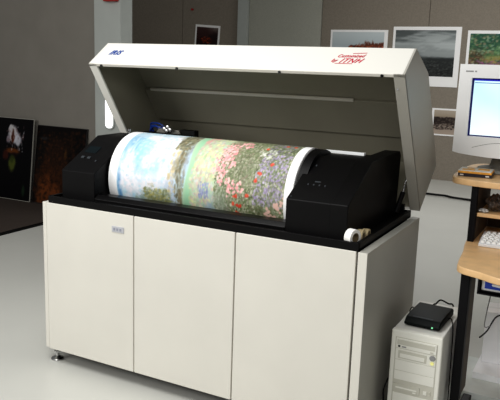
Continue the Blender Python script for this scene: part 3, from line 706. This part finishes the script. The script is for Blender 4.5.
# cases on the top shelf
c1 = thing('disc_case', 'dark flat case lying under the orange one beside the monitor', 'case', (1.722, .80, 1.0005), .05)
MB().box(0, .145, 0, .125, 0, .014).build('shell', M['cased'], c1, .0015)
for x in (.008, .118): MB().box(x, x + .016, -.0012, 0, .004, .010).build('spine_label', M['casew'], c1)
c2_ = thing('disc_case', 'orange and white printed case on top of the dark case by the monitor', 'case', (1.720, .798, 1.015), .05)
MB().box(0, .145, 0, .125, 0, .010).build('shell', M['orange'], c2_, .0015)
MB().box(.002, .143, .0, .124, .010, .0125).build('cover_sheet', M['casew'], c2_)
for x0, x1, y0, y1 in ((.015, .07, .02, .06), (.08, .13, .05, .10), (.03, .06, .08, .11)): MB().box(x0, x1, y0, y1, .0125, .0132).build('cover_patch', M['orange'], c2_)

# clutter on the middle shelf
def crumple(name, label, cat, loc, sx, sy, sz, m, seed, amp=.35, nsub=4):
    bm = bmesh.new(); bmesh.ops.create_icosphere(bm, subdivisions=nsub, radius=1)
    g = np.random.default_rng(seed); K = g.normal(0, 2.6, (14, 3)); PH = g.uniform(0, 6.28, 14)
    for v in bm.verts:
        p = np.array(v.co); d = 1 + amp * float(np.mean(np.abs(np.sin(K @ p + PH)) * 2 - 1.2))
        v.co = Vector((p[0] * sx * d, p[1] * sy * d, max(p[2], -.82) * sz * d))
    zm = min(v.co.z for v in bm.verts)
    for v in bm.verts: v.co.z = max(v.co.z - zm, 0)
    me = bpy.data.meshes.new(name); bm.to_mesh(me); bm.free(); me.materials.append(m)
    o = bpy.data.objects.new(name, me); C.objects.link(o); o.location = loc
    return tag(o, label, cat)
crumple('plastic_bag', 'crumpled dark plastic bag on the middle shelf of the desk', 'bag', (1.892, .84, .8525), .040, .05, .036, M['bag'], 3, .7)
crumple('film_wrapper', 'small crumpled clear wrapper at the shelf front by the dark bag', 'wrapper', (1.850, .775, .852), .020, .018, .008, M['clear'], 5, .9, 3)
bn = thing('binder', 'dark maroon binder standing behind the plastic bag', 'binder', (1.905, .90, .8525))
MB().box(0, .05, 0, .20, 0, .075).build('cover', M['maroon'], bn, .002)
MB().lathe([(0, -.002), (.008, -.002), (.008, 0), (0, 0)], (.025, 0, .04), 'y', 14).build('ring_hole', M['steel'], bn)

# floor under the desk
s1 = tag(box('foam_board', M['board'], None, 1.80, 2.42, .70, 1.12, .0, .03, .002), 'grey flat board lying lowest on the floor under the desk', 'board')
s2 = tag(MB().prism([(1.86, .86), (2.45, .86), (2.45, 1.22), (1.86, 1.22)], .0305, .062, 'z').build('foam_board', M['carton'], bevel=.002), 'pale flat board lying on the grey one under the desk', 'board')
bx2 = thing('carton_box', 'upright white carton standing on the boards behind the desk leg', 'box', (1.875, 1.00, .0625), .1)
MB().box(0, .42, 0, .16, 0, .26).build('carton', M['carton'], bx2, .003)
MB().box(0, .42, .07, .09, .26, .2608).build('seam_tape', M['white'], bx2)
cable('black cable drooping behind the desk leg onto the white carton', [(1.91, .62, .33), (1.915, .80, .30), (1.93, .93, .325), (1.96, .97, .33), (2.00, .985, .325), (2.05, .99, .33), (2.2, 1.0, .33), (2.35, 1.05, .33)], .0035)
cable('thin pale lead hanging from the tray under the keyboard shelf', [(1.935, .60, .60), (1.932, .66, .52), (1.918, .70, .42), (1.91, .74, .34), (1.92, .84, .31)], .0025, M['grey'])
cable('black cable lying along the front edge of the floor boards', [(1.80, .60, .006), (1.9, .55, .006), (2.0, .53, .006), (2.2, .5, .006)], .005)

# ------------------------------------------------------------------ camera
cd_ = bpy.data.cameras.new('camera'); cam = bpy.data.objects.new('camera', cd_); C.objects.link(cam); sc.camera = cam
r = Vector((0.88282097, 0.46860948, 0.0321292)); u = Vector((-0.11793016, 0.15491978, 0.98086306)); fw = Vector((-0.45466428, 0.86971548, -0.19202962))
cam.matrix_world = Matrix(((r.x, u.x, -fw.x, 2.31479), (r.y, u.y, -fw.y, -2.35238), (r.z, u.z, -fw.z, 1.45738), (0, 0, 0, 1)))
cd_.sensor_fit = 'HORIZONTAL'; cd_.sensor_width = 36; cd_.lens = 686.04 / 500 * 36; cd_.clip_end = 60

# ------------------------------------------------------------------ light
def area(name, loc, target, size, power, col=(1, 1, 1), sy=None):
    l = bpy.data.lights.new(name, 'AREA'); l.energy = power; l.color = col; l.size = size
    if sy: l.shape = 'RECTANGLE'; l.size_y = sy
    o = bpy.data.objects.new(name, l); C.objects.link(o); o.location = loc
    o.rotation_euler = (Vector(target) - Vector(loc)).to_track_quat('-Z', 'Y').to_euler(); return o
area('window_light', (-2.4, -4.4, 2.6), (.6, .3, .7), 2.4, 92, (1, .985, .965))
area('front_fill_light', (2.6, -3.6, 3.0), (1.5, .6, .6), 1.4, 40, (1, .995, .98))  # added fill that brightens the monitor and tower fronts, not a known fixture
area('ceiling_light', (.4, -1.2, 3.3), (.5, -.8, 0), 1.6, 62, (1, 1, .98))
area('far_ceiling_light', (1.2, 4.6, 3.2), (1.2, 4.8, 0), 1.6, 50, (1, 1, .99))
w = bpy.data.worlds.new('world'); sc.world = w; w.use_nodes = True
bgn = w.node_tree.nodes['Background']; bgn.inputs['Color'].default_value = (.92, .92, .9, 1); bgn.inputs['Strength'].default_value = .19
sc.view_settings.view_transform = 'Standard'
sc.view_settings.look = 'Medium High Contrast'
sc.view_settings.exposure = 0
